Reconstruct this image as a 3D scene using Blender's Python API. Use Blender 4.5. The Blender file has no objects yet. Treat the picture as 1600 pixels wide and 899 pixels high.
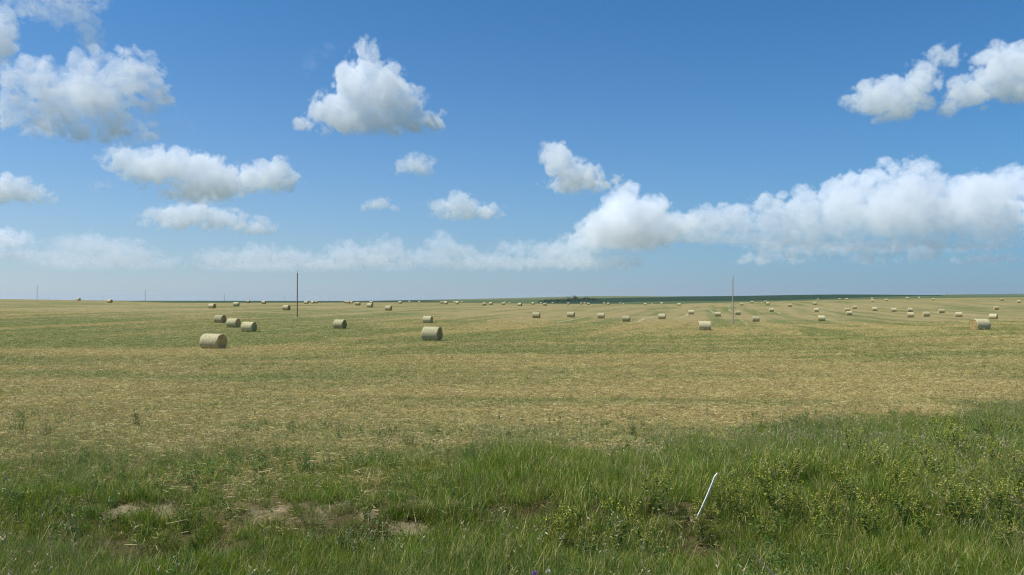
import bpy, bmesh, math, random
import numpy as np
from mathutils import Vector, Matrix

sc = bpy.context.scene
rad = math.radians
rng = np.random.default_rng(7)
random.seed(7)
USE_HAZE = True
EYE = 1.7            # eye height above the road shoulder
FPX = 1305.0         # focal length in pixels of a 1600 px wide frame

# ------------------------------------------------------------------ camera
cam = bpy.data.cameras.new('camera')
cam_o = bpy.data.objects.new('camera', cam)
sc.collection.objects.link(cam_o)
cam.sensor_width = 36.0
cam.lens = FPX / 1600 * 36.0
cam.clip_start = 0.1
cam.clip_end = 200000.0
cam_o.location = (0, 0, EYE)
cam_o.rotation_euler = (rad(90 + 0.81), 0, 0)
sc.camera = cam_o

# ------------------------------------------------------------------ sky
SUN_EL, SUN_AZ = 61.0, -99.0          # degrees; azimuth from +Y towards +X
sun_dir = Vector((math.sin(rad(SUN_AZ)) * math.cos(rad(SUN_EL)),
                  math.cos(rad(SUN_AZ)) * math.cos(rad(SUN_EL)),
                  math.sin(rad(SUN_EL))))
world = bpy.data.worlds.new('World')
sc.world = world
world.use_nodes = True
wt = world.node_tree
bg = wt.nodes['Background']
SKY_STRENGTH = 0.075
bg.inputs['Strength'].default_value = SKY_STRENGTH


class NB:
    """small helper for building node trees"""
    def __init__(self, tree):
        self.t = tree

    def new(self, kind, **kw):
        n = self.t.nodes.new(kind)
        for k, v in kw.items():
            setattr(n, k, v)
        return n

    def put(self, sock, v):
        if v is None:
            return
        if hasattr(v, 'links'):
            self.t.links.new(v, sock)
        elif isinstance(v, (tuple, list)):
            d = list(v)
            if len(d) == 3 and len(sock.default_value) == 4:
                d = d + [1.0]
            sock.default_value = d
        else:
            sock.default_value = v

    def m(self, op, a, b=None, c=None, clamp=False):
        n = self.new('ShaderNodeMath', operation=op, use_clamp=clamp)
        for i, v in enumerate((a, b, c)):
            self.put(n.inputs[i], v)
        return n.outputs[0]

    def vm(self, op, a, b=None, scale=None):
        n = self.new('ShaderNodeVectorMath', operation=op)
        self.put(n.inputs[0], a)
        self.put(n.inputs[1], b)
        if scale is not None:
            self.put(n.inputs['Scale'], scale)
        return n.outputs['Value'] if op in ('DOT_PRODUCT', 'LENGTH') else n.outputs[0]

    def mix(self, fac, a, b, blend='MIX'):
        n = self.new('ShaderNodeMix', data_type='RGBA', blend_type=blend)
        self.put(n.inputs[0], fac)
        self.put(n.inputs[6], a)
        self.put(n.inputs[7], b)
        return n.outputs[2]

    def ramp(self, fac, lo, hi):
        n = self.new('ShaderNodeMapRange', clamp=True, interpolation_type='SMOOTHSTEP')
        self.put(n.inputs[0], fac)
        n.inputs[1].default_value = lo
        n.inputs[2].default_value = hi
        return n.outputs[0]

    def noise(self, vec, scale, detail=3.0, rough=0.55):
        n = self.new('ShaderNodeTexNoise')
        self.put(n.inputs['Vector'], vec)
        n.inputs['Scale'].default_value = scale
        n.inputs['Detail'].default_value = detail
        n.inputs['Roughness'].default_value = rough
        return n.outputs['Fac']

    def attr(self, name):
        return self.new('ShaderNodeAttribute', attribute_name=name).outputs['Fac']


w = NB(wt)
sky = w.new('ShaderNodeTexSky', sky_type='NISHITA')
sky.sun_disc = False
sky.sun_elevation = rad(SUN_EL)
sky.sun_rotation = rad(SUN_AZ)
sky.altitude = 1500
sky.air_density = 1.0
sky.dust_density = 0.0
sky.ozone_density = 1.0
# aerosol on top of the clear-air sky: a pale layer low over the horizon, brighter towards the sun
view = w.vm('NORMALIZE', w.new('ShaderNodeTexCoord').outputs['Generated'])
sep = w.new('ShaderNodeSeparateXYZ')
wt.links.new(view, sep.inputs[0])
el = w.m('MAXIMUM', w.m('ARCSINE', sep.outputs[2]), 0.0)
haze = w.m('EXPONENT', w.m('MULTIPLY', el, -1.0 / rad(7.3)))
hz = Vector((sun_dir.x, sun_dir.y, 0)).normalized()
dh = w.vm('DOT_PRODUCT', view, (hz.x, hz.y, 0))
lobe = w.m('POWER', w.m('MULTIPLY_ADD', w.vm('DOT_PRODUCT', view, tuple(sun_dir)), 0.5, 0.5), 8.0)
clear = w.mix(1.0, sky.outputs[0], (0.265, 0.80, 1.20), 'MULTIPLY')
low = w.vm('ADD', (4.1, 4.8, 5.45), w.vm('SCALE', (2.6, 2.1, 1.35), scale=dh))
col = w.vm('ADD', w.mix(haze, clear, low), w.vm('SCALE', (0.9, 3.5, 5.6), scale=lobe))
wt.links.new(col, bg.inputs['Color'])

# ------------------------------------------------------------------ sun
sl = bpy.data.lights.new('sun', 'SUN')
sl.energy = 3.6
sl.angle = rad(0.53)
sl.color = (1.0, 0.96, 0.885)
so = bpy.data.objects.new('sun', sl)
sc.collection.objects.link(so)
so.rotation_euler = sun_dir.to_track_quat('Z', 'Y').to_euler()
so.location = (-30, 0, 60)

# ------------------------------------------------------------------ exposure and sampling
vs_ = sc.view_settings
vs_.view_transform = 'Standard'
vs_.look = 'None'
vs_.exposure = 0.44
vs_.gamma = 1.0
vs_.use_curve_mapping = False
cy = sc.cycles
cy.use_denoising = True
cy.denoising_prefilter = 'FAST'
cy.max_bounces = 32
cy.diffuse_bounces = 3
cy.glossy_bounces = 2
cy.transmission_bounces = 4
cy.transparent_max_bounces = 6
cy.filter_width = 1.15
cy.volume_bounces = 32
cy.volume_step_rate = 1.0
cy.volume_max_steps = 512


# ------------------------------------------------------------------ helpers
def link(o):
    sc.collection.objects.link(o)
    return o


def tag(o, label=None, cat=None, group=None, kind=None):
    if label:
        o['label'] = label
    if cat:
        o['category'] = cat
    if group:
        o['group'] = group
    if kind:
        o['kind'] = kind
    return o


def mesh_from(name, verts, faces, mats=(), smooth=False, fmat=None, attrs=None):
    me = bpy.data.meshes.new(name)
    me.from_pydata([tuple(v) for v in verts], [], [tuple(f) for f in faces])
    for m_ in mats:
        me.materials.append(m_)
    if fmat is not None:
        me.polygons.foreach_set('material_index', np.asarray(fmat, dtype=np.int32))
    if smooth:
        me.polygons.foreach_set('use_smooth', np.ones(len(me.polygons), dtype=bool))
    for k, v in (attrs or {}).items():
        a = me.attributes.new(k, 'FLOAT', 'POINT')
        a.data.foreach_set('value', np.asarray(v, dtype=np.float32))
    me.update()
    return me


def obj(name, me, parent=None):
    o = link(bpy.data.objects.new(name, me))
    if parent is not None:
        o.parent = parent
    return o


def empty(name, loc, rz=0.0):
    o = link(bpy.data.objects.new(name, None))
    o.empty_display_size = 0.3
    o.location = loc
    o.rotation_euler = (0, 0, rz)
    return o


def material(name):
    m_ = bpy.data.materials.new(name)
    m_.use_nodes = True
    nb = NB(m_.node_tree)
    return m_, nb, m_.node_tree.nodes['Principled BSDF']


# ------------------------------------------------------------------ lattice noise in numpy
def _h(ix, iy, seed):
    n = (ix * 374761393 + iy * 668265263 + seed * 1442695041) & 0xffffffff
    n = ((n ^ (n >> 13)) * 1274126177) & 0xffffffff
    return ((n ^ (n >> 16)) & 0xffff) / 65535.0


def vnoise(x, y, seed=0):
    x = np.asarray(x, float)
    y = np.asarray(y, float)
    ix = np.floor(x).astype(np.int64)
    iy = np.floor(y).astype(np.int64)
    fx = x - ix
    fy = y - iy
    fx = fx * fx * (3 - 2 * fx)
    fy = fy * fy * (3 - 2 * fy)
    a, b = _h(ix, iy, seed), _h(ix + 1, iy, seed)
    c, d = _h(ix, iy + 1, seed), _h(ix + 1, iy + 1, seed)
    return (a + (b - a) * fx) * (1 - fy) + (c + (d - c) * fx) * fy


def fnoise(x, y, seed=0, octaves=4, gain=0.5):
    o, a, t = 0, 1.0, 0.0
    for i in range(octaves):
        o = o + a * vnoise(np.asarray(x) * 2 ** i, np.asarray(y) * 2 ** i, seed + i * 17)
        t += a
        a *= gain
    return o / t


def sstep(a, b, x):
    t = np.clip((np.asarray(x, float) - a) / (b - a), 0, 1)
    return t * t * (3 - 2 * t)


# ------------------------------------------------------------------ terrain
HZ = 468.0
NEAR = [(0.3, -1.70), (1.5, -1.74), (3, -2.10), (5, -2.55), (7.5, -2.74), (9.4, -2.74), (10.2, -2.53), (11.5, -2.53),
        (13, -2.6), (16, -2.75), (24, -3.1), (33, -3.4)]
MID_D = [50, 80, 120, 150, 200, 250, 300, 400, 550, 720]
MID_X = [0, 333, 675, 1000, 1300, 1600]
MID = [[-3.9, -4.5, -4.4, -3.9, -2.9, -1.7, -0.95, -0.1, 0.5, -0.5],
       [-3.85, -4.7, -4.85, -4.3, -3.5, -2.7, -2.4, -1.95, -2.0, -2.3],
       [-3.7, -4.05, -4.8, -5.05, -4.6, -3.5, -3.0, -2.5, -2.6, -2.4],
       [-3.7, -4.1, -4.5, -5.0, -5.5, -5.2, -4.7, -4.0, -4.0, -4.4],
       [-3.5, -3.8, -4.5, -5.2, -5.75, -5.65, -5.3, -4.0, -1.7, 0.0],
       [-3.2, -3.15, -3.9, -4.5, -5.0, -5.1, -4.75, -3.1, 0.0, 2.2]]
FAR_D = [1000, 1500, 2000, 2600, 3400, 4500, 6000, 10000, 15000, 26000]
FAR_X = [0, 333, 500, 675, 800, 950, 1060, 1200, 1300, 1450, 1600]
FAR_Y = [[472, 472.5, 473, 472.5, 472, 471.5, 471.5, 471, 470.5, 470],
         [472.5, 472.5, 472, 471.5, 471, 470.4, 470.6, 470.5, 470.4, 470],
         [474, 474, 473.5, 473, 472.2, 471.3, 471.3, 471, 470.8, 470.4],
         [474.5, 474, 473, 472, 470.5, 468.3, 470, 470.5, 470.5, 470.2],
         [476, 475.5, 474, 472, 469, 465, 468, 470, 470.2, 470],
         [477, 476.5, 474, 471, 466, 460.6, 465, 470, 470, 470],
         [477.5, 476.5, 474, 471, 467, 463, 466, 470, 470, 470],
         [475.5, 475, 473.5, 471, 466, 461, 464, 469, 469, 469],
         [470.5, 470, 469, 467, 463, 458.7, 463, 467, 466, 466],
         [466, 466, 465.5, 464.5, 463, 460.6, 463, 464, 460.2, 464],
         [466, 466, 465.5, 464.5, 463.5, 462, 463, 462, 458.4, 462]]
COLS = np.linspace(0, 1600, 65)
LOGD = np.linspace(math.log(0.3), math.log(26000), 700)


def _table():
    mid = np.array(MID)
    fz = -(np.array(FAR_Y) - HZ) / FPX * np.array(FAR_D)[None, :]
    tab = []
    for x in COLS:
        m_ = [np.interp(x, MID_X, mid[:, k]) for k in range(len(MID_D))]
        f_ = [np.interp(x, FAR_X, fz[:, k]) for k in range(len(FAR_D))]
        d = [p[0] for p in NEAR] + MID_D + FAR_D
        z = [p[1] for p in NEAR] + m_ + f_
        # angular height keeps far nodes well behaved
        tab.append(np.interp(LOGD, np.log(d), np.array(z) / np.array(d)) * np.exp(LOGD))
    tab = np.array(tab)
    ang = tab / np.exp(LOGD)[None, :]
    k = np.exp(-0.5 * (np.arange(-15, 16) / 6.0) ** 2)
    k /= k.sum()
    sm = np.array([np.convolve(np.pad(r, 15, 'edge'), k, 'valid') for r in ang])
    kc = np.exp(-0.5 * (np.arange(-5, 6) / 2.0) ** 2)
    kc /= kc.sum()
    sm = np.array([np.convolve(np.pad(c, 5, 'edge'), kc, 'valid') for c in sm.T]).T
    wgt = sstep(math.log(14), math.log(40), LOGD)[None, :]
    return ang * (1 - wgt) + sm * wgt


TAB = _table()


HOLLOWS = [(3.33, 11.0, 0.20), (3.95, 11.0, 0.24), (0.08, 10.15, 0.20), (-3.85, 8.95, 0.22), (-3.3, 9.15, 0.18), (0.45, 10.2, 0.14), (-1.5, 9.5, 0.15), (5.6, 11.6, 0.2), (-5.2, 10.2, 0.2)]


def hollow(X, Y):
    """washed-out hollows under the edge of the bank"""
    v = 0
    for hx, hy, r in HOLLOWS:
        v = v + np.exp(-((np.asarray(X, float) - hx) / (r * 1.3)) ** 2 - ((np.asarray(Y, float) - hy) / r) ** 2)
    return np.clip(v, 0, 1)


def ground_z(X, Y):
    """terrain height; Y is the depth away from the road, X runs along it"""
    X = np.asarray(X, float)
    Y = np.asarray(Y, float)
    r = np.hypot(X, Y)
    Ye = np.maximum(np.maximum(Y, 0.70 * r * (Y > 0)), 0.3)
    u = np.clip(800 + X / np.maximum(Ye, 0.3) * FPX, 0, 1600)
    ci = np.clip(u / 1600 * 64, 0, 63.999)
    i = ci.astype(int)
    fi = ci - i
    li = np.clip((np.log(Ye) - LOGD[0]) / (LOGD[1] - LOGD[0]), 0, 698.999)
    j = li.astype(int)
    fj = li - j
    a = (TAB[i, j] * (1 - fj) + TAB[i, j + 1] * fj) * (1 - fi) + (TAB[i + 1, j] * (1 - fj) + TAB[i + 1, j + 1] * fj) * fi
    z = a * Ye
    # small undulation, the eroded lip of the ditch bank and clods
    near = sstep(4.5, 8, Y) * (1 - sstep(30, 60, Y))
    z = z + near * (0.10 * (fnoise(X * 0.9, Y * 0.9, 3) - 0.5) + 0.05 * (fnoise(X * 5, Y * 5, 5) - 0.5))
    lip = np.exp(-((Y - 10.3 - 0.8 * (fnoise(X * 0.5, 0 * X, 9) - 0.5)) / 0.45) ** 2)
    z = z + lip * 0.16 * (fnoise(X * 1.4, Y * 1.4, 11) - 0.25)
    z = z - 0.30 * hollow(X, Y)
    return z + EYE


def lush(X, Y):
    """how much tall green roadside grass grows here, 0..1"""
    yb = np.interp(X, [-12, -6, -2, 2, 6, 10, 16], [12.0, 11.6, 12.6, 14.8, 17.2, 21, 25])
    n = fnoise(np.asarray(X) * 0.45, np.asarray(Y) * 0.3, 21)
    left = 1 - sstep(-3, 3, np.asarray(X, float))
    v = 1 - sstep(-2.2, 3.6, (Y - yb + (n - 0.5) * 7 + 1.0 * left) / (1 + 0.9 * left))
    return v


def bare(X, Y):
    """bare washed soil along the ditch bank"""
    band = np.exp(-((Y - 10.1) / 0.42) ** 2)
    along = np.interp(X, [-7, -5.4, -4.9, -3.8, -3.3, -2.9, -1.0, -0.5, 0.3, 1.5, 2.8, 3.4, 5],
                      [0, 0.1, 0.9, 0.9, 0.1, 0.7, 0.9, 0.4, 0.45, 0.1, 0.3, 0.3, 0.1])
    n = fnoise(np.asarray(X) * 1.6, np.asarray(Y) * 2.2, 33)
    return np.clip(band * along * (3.6 * n - 1.35) * (2.6 * fnoise(np.asarray(X) * 3.5, np.asarray(Y) * 4.5, 35) - 0.4), 0, 1)


def green(X, Y):
    """share of green regrowth in the mown field, 0..1: headland passes near the road, swaths further out"""
    X = np.asarray(X, float)
    Y = np.asarray(Y, float)
    a = math.radians(13.8)
    s = X * math.cos(a) - Y * math.sin(a) + 7 * (fnoise(X * 0.012, Y * 0.012, 41) - 0.5)
    t = X * math.sin(a) + Y * math.cos(a)
    hl = fnoise(X * 0.035, Y * 0.20 + 1.5 * fnoise(X * 0.02, Y * 0.02, 44), 43, 4, 0.55)
    sw = fnoise(s * 0.20, t * 0.010, 45, 4, 0.6)
    k = sstep(60, 115, Y)
    band = hl * (1 - k) + sw * k
    patch = fnoise(X * 0.045, Y * 0.045, 47, 4, 0.55)
    mean = np.interp(Y, [10, 17, 24, 31, 42, 60, 85, 110, 150, 220, 400], [0.42, 0.30, 0.20, 0.26, 0.46, 0.58, 0.85, 0.74, 0.50, 0.38, 0.32])
    return np.clip(mean + 2.1 * (band - 0.5) + 1.5 * (patch - 0.5), 0, 1)


def field_edge(X, Y):
    """depth at which the mown hayfield ends, by bearing"""
    u = 800 + np.asarray(X) / np.maximum(np.asarray(Y), 1.0) * FPX
    return np.interp(u, [-300, 0, 160, 260, 333, 420, 520, 640, 850, 1000, 1150, 1300, 1450, 1600, 1900],
                     [560, 560, 470, 400, 430, 500, 590, 740, 770, 780, 700, 770, 820, 800, 800])


def build_ground():
    az = np.concatenate([np.linspace(-180, -60, 25)[:-1], np.linspace(-60, -36, 17)[:-1], np.linspace(-36, 36, 301),
                         np.linspace(36, 60, 17)[1:], np.linspace(60, 180, 25)[1:-1]])
    r = np.concatenate([[0.6, 1.2, 2.0, 3.0, 4.0, 5.0, 5.8], np.exp(np.arange(math.log(6.5), math.log(60), 0.0125)),
                        np.exp(np.arange(math.log(60.3), math.log(27000), 0.02)), [30000]])
    A, Rr = np.meshgrid(np.radians(az), r)
    X = Rr * np.sin(A)
    Y = Rr * np.cos(A)
    Z = ground_z(X, Y)
    nr, na = X.shape
    verts = np.stack([X.ravel(), Y.ravel(), Z.ravel()], 1)
    idx = np.arange(nr * na).reshape(nr, na)
    a = idx[:-1, :]
    b = np.roll(idx, -1, 1)[:-1, :]
    c = np.roll(idx, -1, 1)[1:, :]
    d = idx[1:, :]
    quads = np.stack([a, b, c, d], -1).reshape(-1, 4)[:, ::-1]
    faces = [tuple(q) for q in quads.tolist()] + [tuple(idx[0].tolist())]
    Yp = np.where(Y > 0, np.maximum(Y, 0.7 * Rr), 0.3)
    edge = field_edge(X, Yp)
    infield = np.clip((edge - Yp) / np.maximum(0.02 * edge, 4) * 0.5 + 0.5, 0, 1) * (Y > 0)
    u = 800 + X / np.maximum(Yp, 0.5) * FPX
    # far crops: cloud shade painted in as a dark band, paler hill tops
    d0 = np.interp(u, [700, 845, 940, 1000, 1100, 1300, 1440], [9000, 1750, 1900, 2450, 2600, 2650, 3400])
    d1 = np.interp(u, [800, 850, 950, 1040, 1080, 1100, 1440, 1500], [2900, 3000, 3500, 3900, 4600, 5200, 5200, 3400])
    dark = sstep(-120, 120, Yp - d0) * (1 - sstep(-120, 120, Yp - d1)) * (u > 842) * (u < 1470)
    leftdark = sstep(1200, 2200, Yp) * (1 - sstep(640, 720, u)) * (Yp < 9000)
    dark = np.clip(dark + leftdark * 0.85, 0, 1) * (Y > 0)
    top = sstep(3300, 3900, Yp) * sstep(640, 760, u) * (1 - sstep(1075, 1100, u))
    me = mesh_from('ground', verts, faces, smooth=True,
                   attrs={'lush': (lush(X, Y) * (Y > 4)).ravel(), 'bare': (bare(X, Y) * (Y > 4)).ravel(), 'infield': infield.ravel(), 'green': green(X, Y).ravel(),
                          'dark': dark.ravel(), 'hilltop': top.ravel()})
    return me


def ground_material():
    m_, n, p = material('ground_soil_and_stubble')
    pos = n.new('ShaderNodeNewGeometry').outputs['Position']
    rot = n.new('ShaderNodeVectorRotate', rotation_type='Z_AXIS')
    n.put(rot.inputs['Vector'], pos)
    rot.inputs['Angle'].default_value = rad(13.8)          # swaths run 13.8 degrees east of the view
    s = rot.outputs[0]
    sx = n.new('ShaderNodeSeparateXYZ')
    n.put(sx.inputs[0], s)
    px = n.new('ShaderNodeSeparateXYZ')
    n.put(px.inputs[0], pos)
    # swath coordinates: long along the rows, narrow across
    cmb = n.new('ShaderNodeCombineXYZ')
    wob = n.m('MULTIPLY', n.noise(pos, 0.012, 2), 9.0)
    n.put(cmb.inputs[0], n.m('ADD', sx.outputs[0], wob))
    n.put(cmb.inputs[1], n.m('MULTIPLY', sx.outputs[1], 0.05))
    swath = n.noise(cmb.outputs[0], 0.17, 3, 0.6)
    rows = n.m('SINE', n.m('MULTIPLY', n.m('ADD', sx.outputs[0], wob), 2 * math.pi / 8.2))
    # headland passes parallel to the road
    cmb2 = n.new('ShaderNodeCombineXYZ')
    n.put(cmb2.inputs[0], n.m('MULTIPLY', px.outputs[0], 0.06))
    n.put(cmb2.inputs[1], n.m('ADD', px.outputs[1], n.m('MULTIPLY', n.noise(pos, 0.03, 2), 14.0)))
    head = n.noise(cmb2.outputs[0], 0.16, 3, 0.6)
    hfac = n.m('SUBTRACT', 1.0, n.ramp(px.outputs[1], 55, 110))
    band = n.m('ADD', n.m('MULTIPLY', head, hfac), n.m('MULTIPLY', swath, n.m('SUBTRACT', 1.0, hfac)))
    patch = n.noise(pos, 0.045, 4, 0.6)
    mid = n.noise(pos, 0.55, 4, 0.65)
    fine = n.noise(pos, 7.0, 4, 0.7)
    vfine = n.noise(pos, 38.0, 3, 0.7)
    # amount of green regrowth among the stubble
    g = n.m('ADD', n.attr('green'), n.m('MULTIPLY_ADD', mid, 1.3, -0.65))
    g = n.m('ADD', g, n.m('MULTIPLY_ADD', fine, 1.3, -0.65))
    g = n.m('ADD', g, n.m('MULTIPLY', n.m('MULTIPLY', rows, 0.2), n.m('SUBTRACT', 1.0, hfac)))
    g = n.ramp(g, 0.05, 0.95)
    straw = n.mix(n.ramp(vfine, 0.3, 0.75), (0.15, 0.113, 0.046), (0.42, 0.33, 0.14))
    straw = n.mix(n.ramp(mid, 0.35, 0.7), straw, (0.34, 0.262, 0.105))
    green = n.mix(n.ramp(vfine, 0.3, 0.7), (0.075, 0.095, 0.023), (0.18, 0.20, 0.06))
    field = n.mix(n.m('MULTIPLY', g, 0.86), straw, green)
    # paler cut lines
    rake = n.ramp(rows, 0.86, 0.99)
    rake = n.m('MULTIPLY', n.m('MULTIPLY', rake, n.m('SUBTRACT', 1.0, hfac)), n.ramp(swath, 0.45, 0.62))
    field = n.mix(n.m('MULTIPLY', rake, 0.85), field, (0.38, 0.32, 0.17))
    soil = n.mix(n.ramp(fine, 0.25, 0.75), (0.16, 0.12, 0.062), (0.34, 0.27, 0.155))
    soil = n.mix(n.ramp(vfine, 0.62, 0.8), soil, (0.16, 0.115, 0.07))
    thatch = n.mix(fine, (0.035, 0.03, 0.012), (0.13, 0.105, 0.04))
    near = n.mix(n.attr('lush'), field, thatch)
    near = n.mix(n.ramp(n.attr('bare'), 0.2, 0.5), near, soil)
    # land beyond the hayfield
    crop = n.mix(n.noise(pos, 0.004, 4), (0.062, 0.088, 0.028), (0.115, 0.135, 0.045))
    crop = n.mix(n.attr('hilltop'), crop, n.mix(n.noise(pos, 0.003, 3), (0.13, 0.15, 0.065), (0.17, 0.18, 0.08)))
    crop = n.mix(n.attr('dark'), crop, (0.022, 0.045, 0.017))  # cloud shade painted as dark green; also colours the far left strip
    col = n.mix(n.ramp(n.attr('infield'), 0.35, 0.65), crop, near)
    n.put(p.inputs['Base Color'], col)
    p.inputs['Roughness'].default_value = 1.0
    p.inputs['Specular IOR Level'].default_value = 0.1
    bump = n.new('ShaderNodeBump')
    bump.inputs['Strength'].default_value = 0.8
    bump.inputs['Distance'].default_value = 0.06
    n.put(bump.inputs['Height'], n.m('ADD', n.m('MULTIPLY', fine, 1.2), n.m('MULTIPLY', vfine, 0.5)))
    n.put(p.inputs['Normal'], bump.outputs[0])
    return m_


ground = obj('ground', build_ground())
ground.data.materials.append(ground_material())
tag(ground, 'rolling mown hayfield with stubble, grassy ditch and green crops beyond', kind='structure')


# ------------------------------------------------------------------ round bales
def straw_material(name, c_lo, c_hi, ring_axis, dark):
    m_, n, p = material(name)
    tc = n.new('ShaderNodeTexCoord').outputs['Object']
    rnd = n.new('ShaderNodeObjectInfo').outputs['Random']
    off = n.vm('ADD', tc, n.vm('SCALE', (37.0, 11.0, 23.0), scale=rnd))
    st = n.new('ShaderNodeMapping')
    n.put(st.inputs['Vector'], off)
    st.inputs['Scale'].default_value = (9.0, 1.3, 1.3) if ring_axis else (1.0, 1.0, 1.0)
    streak = n.noise(st.outputs[0], 2.2, 4, 0.65)
    fib = n.noise(off, 30.0, 3, 0.7)
    lump = n.noise(off, 2.0, 3, 0.6)
    if not ring_axis:
        sp = n.new('ShaderNodeSeparateXYZ')
        n.put(sp.inputs[0], tc)
        rr = n.m('SQRT', n.m('ADD', n.m('POWER', sp.outputs[1], 2.0), n.m('POWER', sp.outputs[2], 2.0)))
        wv = n.m('SINE', n.m('ADD', n.m('MULTIPLY', rr, 62.0), n.m('MULTIPLY', lump, 9.0)))
        streak = n.m('ADD', n.m('MULTIPLY', wv, 0.22), n.m('MULTIPLY_ADD', lump, 0.8, 0.1))
    c = n.mix(n.ramp(streak, 0.3, 0.72), c_lo, c_hi)
    c = n.mix(n.m('MULTIPLY', n.ramp(fib, 0.5, 0.75), 0.55), c, dark)
    c = n.mix(n.m('MULTIPLY', n.ramp(lump, 0.55, 0.8), 0.4), c, tuple(0.6 * v for v in c_hi))
    hs = n.new('ShaderNodeHueSaturation')
    n.put(hs.inputs['Value'], n.m('MULTIPLY_ADD', rnd, 0.4, 0.78))
    n.put(hs.inputs['Color'], c)
    n.put(p.inputs['Base Color'], hs.outputs[0])
    p.inputs['Roughness'].default_value = 0.95
    p.inputs['Specular IOR Level'].default_value = 0.15
    b = n.new('ShaderNodeBump')
    b.inputs['Strength'].default_value = 0.9
    b.inputs['Distance'].default_value = 0.05
    n.put(b.inputs['Height'], n.m('ADD', streak, n.m('MULTIPLY', fib, 0.6)))
    n.put(p.inputs['Normal'], b.outputs[0])
    return m_


M_ROLL = straw_material('straw_wrapped_side', (0.40, 0.335, 0.17), (0.64, 0.56, 0.32), True, (0.25, 0.20, 0.095))
M_END = straw_material('straw_cut_end', (0.38, 0.25, 0.09), (0.72, 0.52, 0.22), False, (0.24, 0.15, 0.05))
BR, BL = 0.775, 1.78


def bale_meshes(seed, nt, nx, nrr):
    def shape(x, t, r):
        """sagging bale section with uneven windings"""
        k = 1 + 0.045 * (fnoise(x * 1.3 + seed * 9, np.cos(t) * 1.2 + np.sin(t) * 0.9, seed) - 0.5) \
            + 0.03 * (fnoise(x * 6 + seed, t * 3, seed + 5) - 0.5)
        y = r * k * np.cos(t) * 1.015
        z = r * k * np.sin(t)
        z = np.maximum(z, -BR * 0.93)
        return y, z + BR * 0.93
    hl = BL / 2
    xs = np.concatenate([[-hl + 0.0, -hl + 0.035, -hl + 0.09], np.linspace(-hl + 0.2, hl - 0.2, nx), [hl - 0.09, hl - 0.035, hl]])
    rs = np.array([0.945, 0.98, 0.995] + [1.0] * nx + [0.995, 0.98, 0.945]) * BR
    T = np.linspace(0, 2 * math.pi, nt, endpoint=False)
    V, F = [], []
    for x, r in zip(xs, rs):
        y, z = shape(np.full(nt, x), T, r)
        V += list(zip(x + 0.012 * np.sin(T * 5 + seed), y, z))
    for i in range(len(xs) - 1):
        for j in range(nt):
            k = (j + 1) % nt
            F.append((i * nt + j, (i + 1) * nt + j, (i + 1) * nt + k, i * nt + k))
    side = mesh_from('straw_roll', V, F, (M_ROLL,), smooth=True)
    ends = []
    for sgn in (-1, 1):
        V, F = [], []
        rr = np.linspace(0.0, 0.947, nrr + 1)[1:] * BR
        x0 = sgn * hl
        y, z = shape(np.full(1, x0), np.zeros(1), np.zeros(1))
        V.append((x0 - sgn * 0.05, 0.0, BR * 0.93))
        for r in rr:
            y, z = shape(np.full(nt, x0), T, r)
            spiral = 0.028 * np.sin(r * 30 + T) + 0.05 * (fnoise(y * 4 + 7 * seed, z * 4, seed + 3) - 0.5)
            dx = (-0.02 + spiral * (r < 0.93 * BR)) * sgn
            V += list(zip(x0 + dx + 0.012 * np.sin(T * 5 + seed) * (r > 0.9 * BR), y, z))
        for j in range(nt):
            f = (0, 1 + j, 1 + (j + 1) % nt)
            F.append(f if sgn > 0 else f[::-1])
        for i in range(nrr - 1):
            for j in range(nt):
                k = (j + 1) % nt
                f = (1 + i * nt + j, 1 + (i + 1) * nt + j, 1 + (i + 1) * nt + k, 1 + i * nt + k)
                F.append(f if sgn > 0 else f[::-1])
        ends.append(mesh_from('end_face', V, F, (M_END,), smooth=True))
    return side, ends[0], ends[1]


def one_mesh(parts, name):
    V, F, fm = [], [], []
    for k, me in enumerate(parts):
        o = len(V)
        V += [tuple(v.co) for v in me.vertices]
        for pl in me.polygons:
            F.append([o + i for i in pl.vertices])
            fm.append(0 if k == 0 else 1)
    return mesh_from(name, V, F, (M_ROLL, M_END), smooth=True, fmat=fm)


NEARB = [bale_meshes(s, 64, 22, 12) for s in range(4)]
MIDB = [bale_meshes(10 + s, 28, 6, 6) for s in range(4)]
FARB = [one_mesh(bale_meshes(20 + s, 16, 2, 2), 'round_bale') for s in range(3)]

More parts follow.
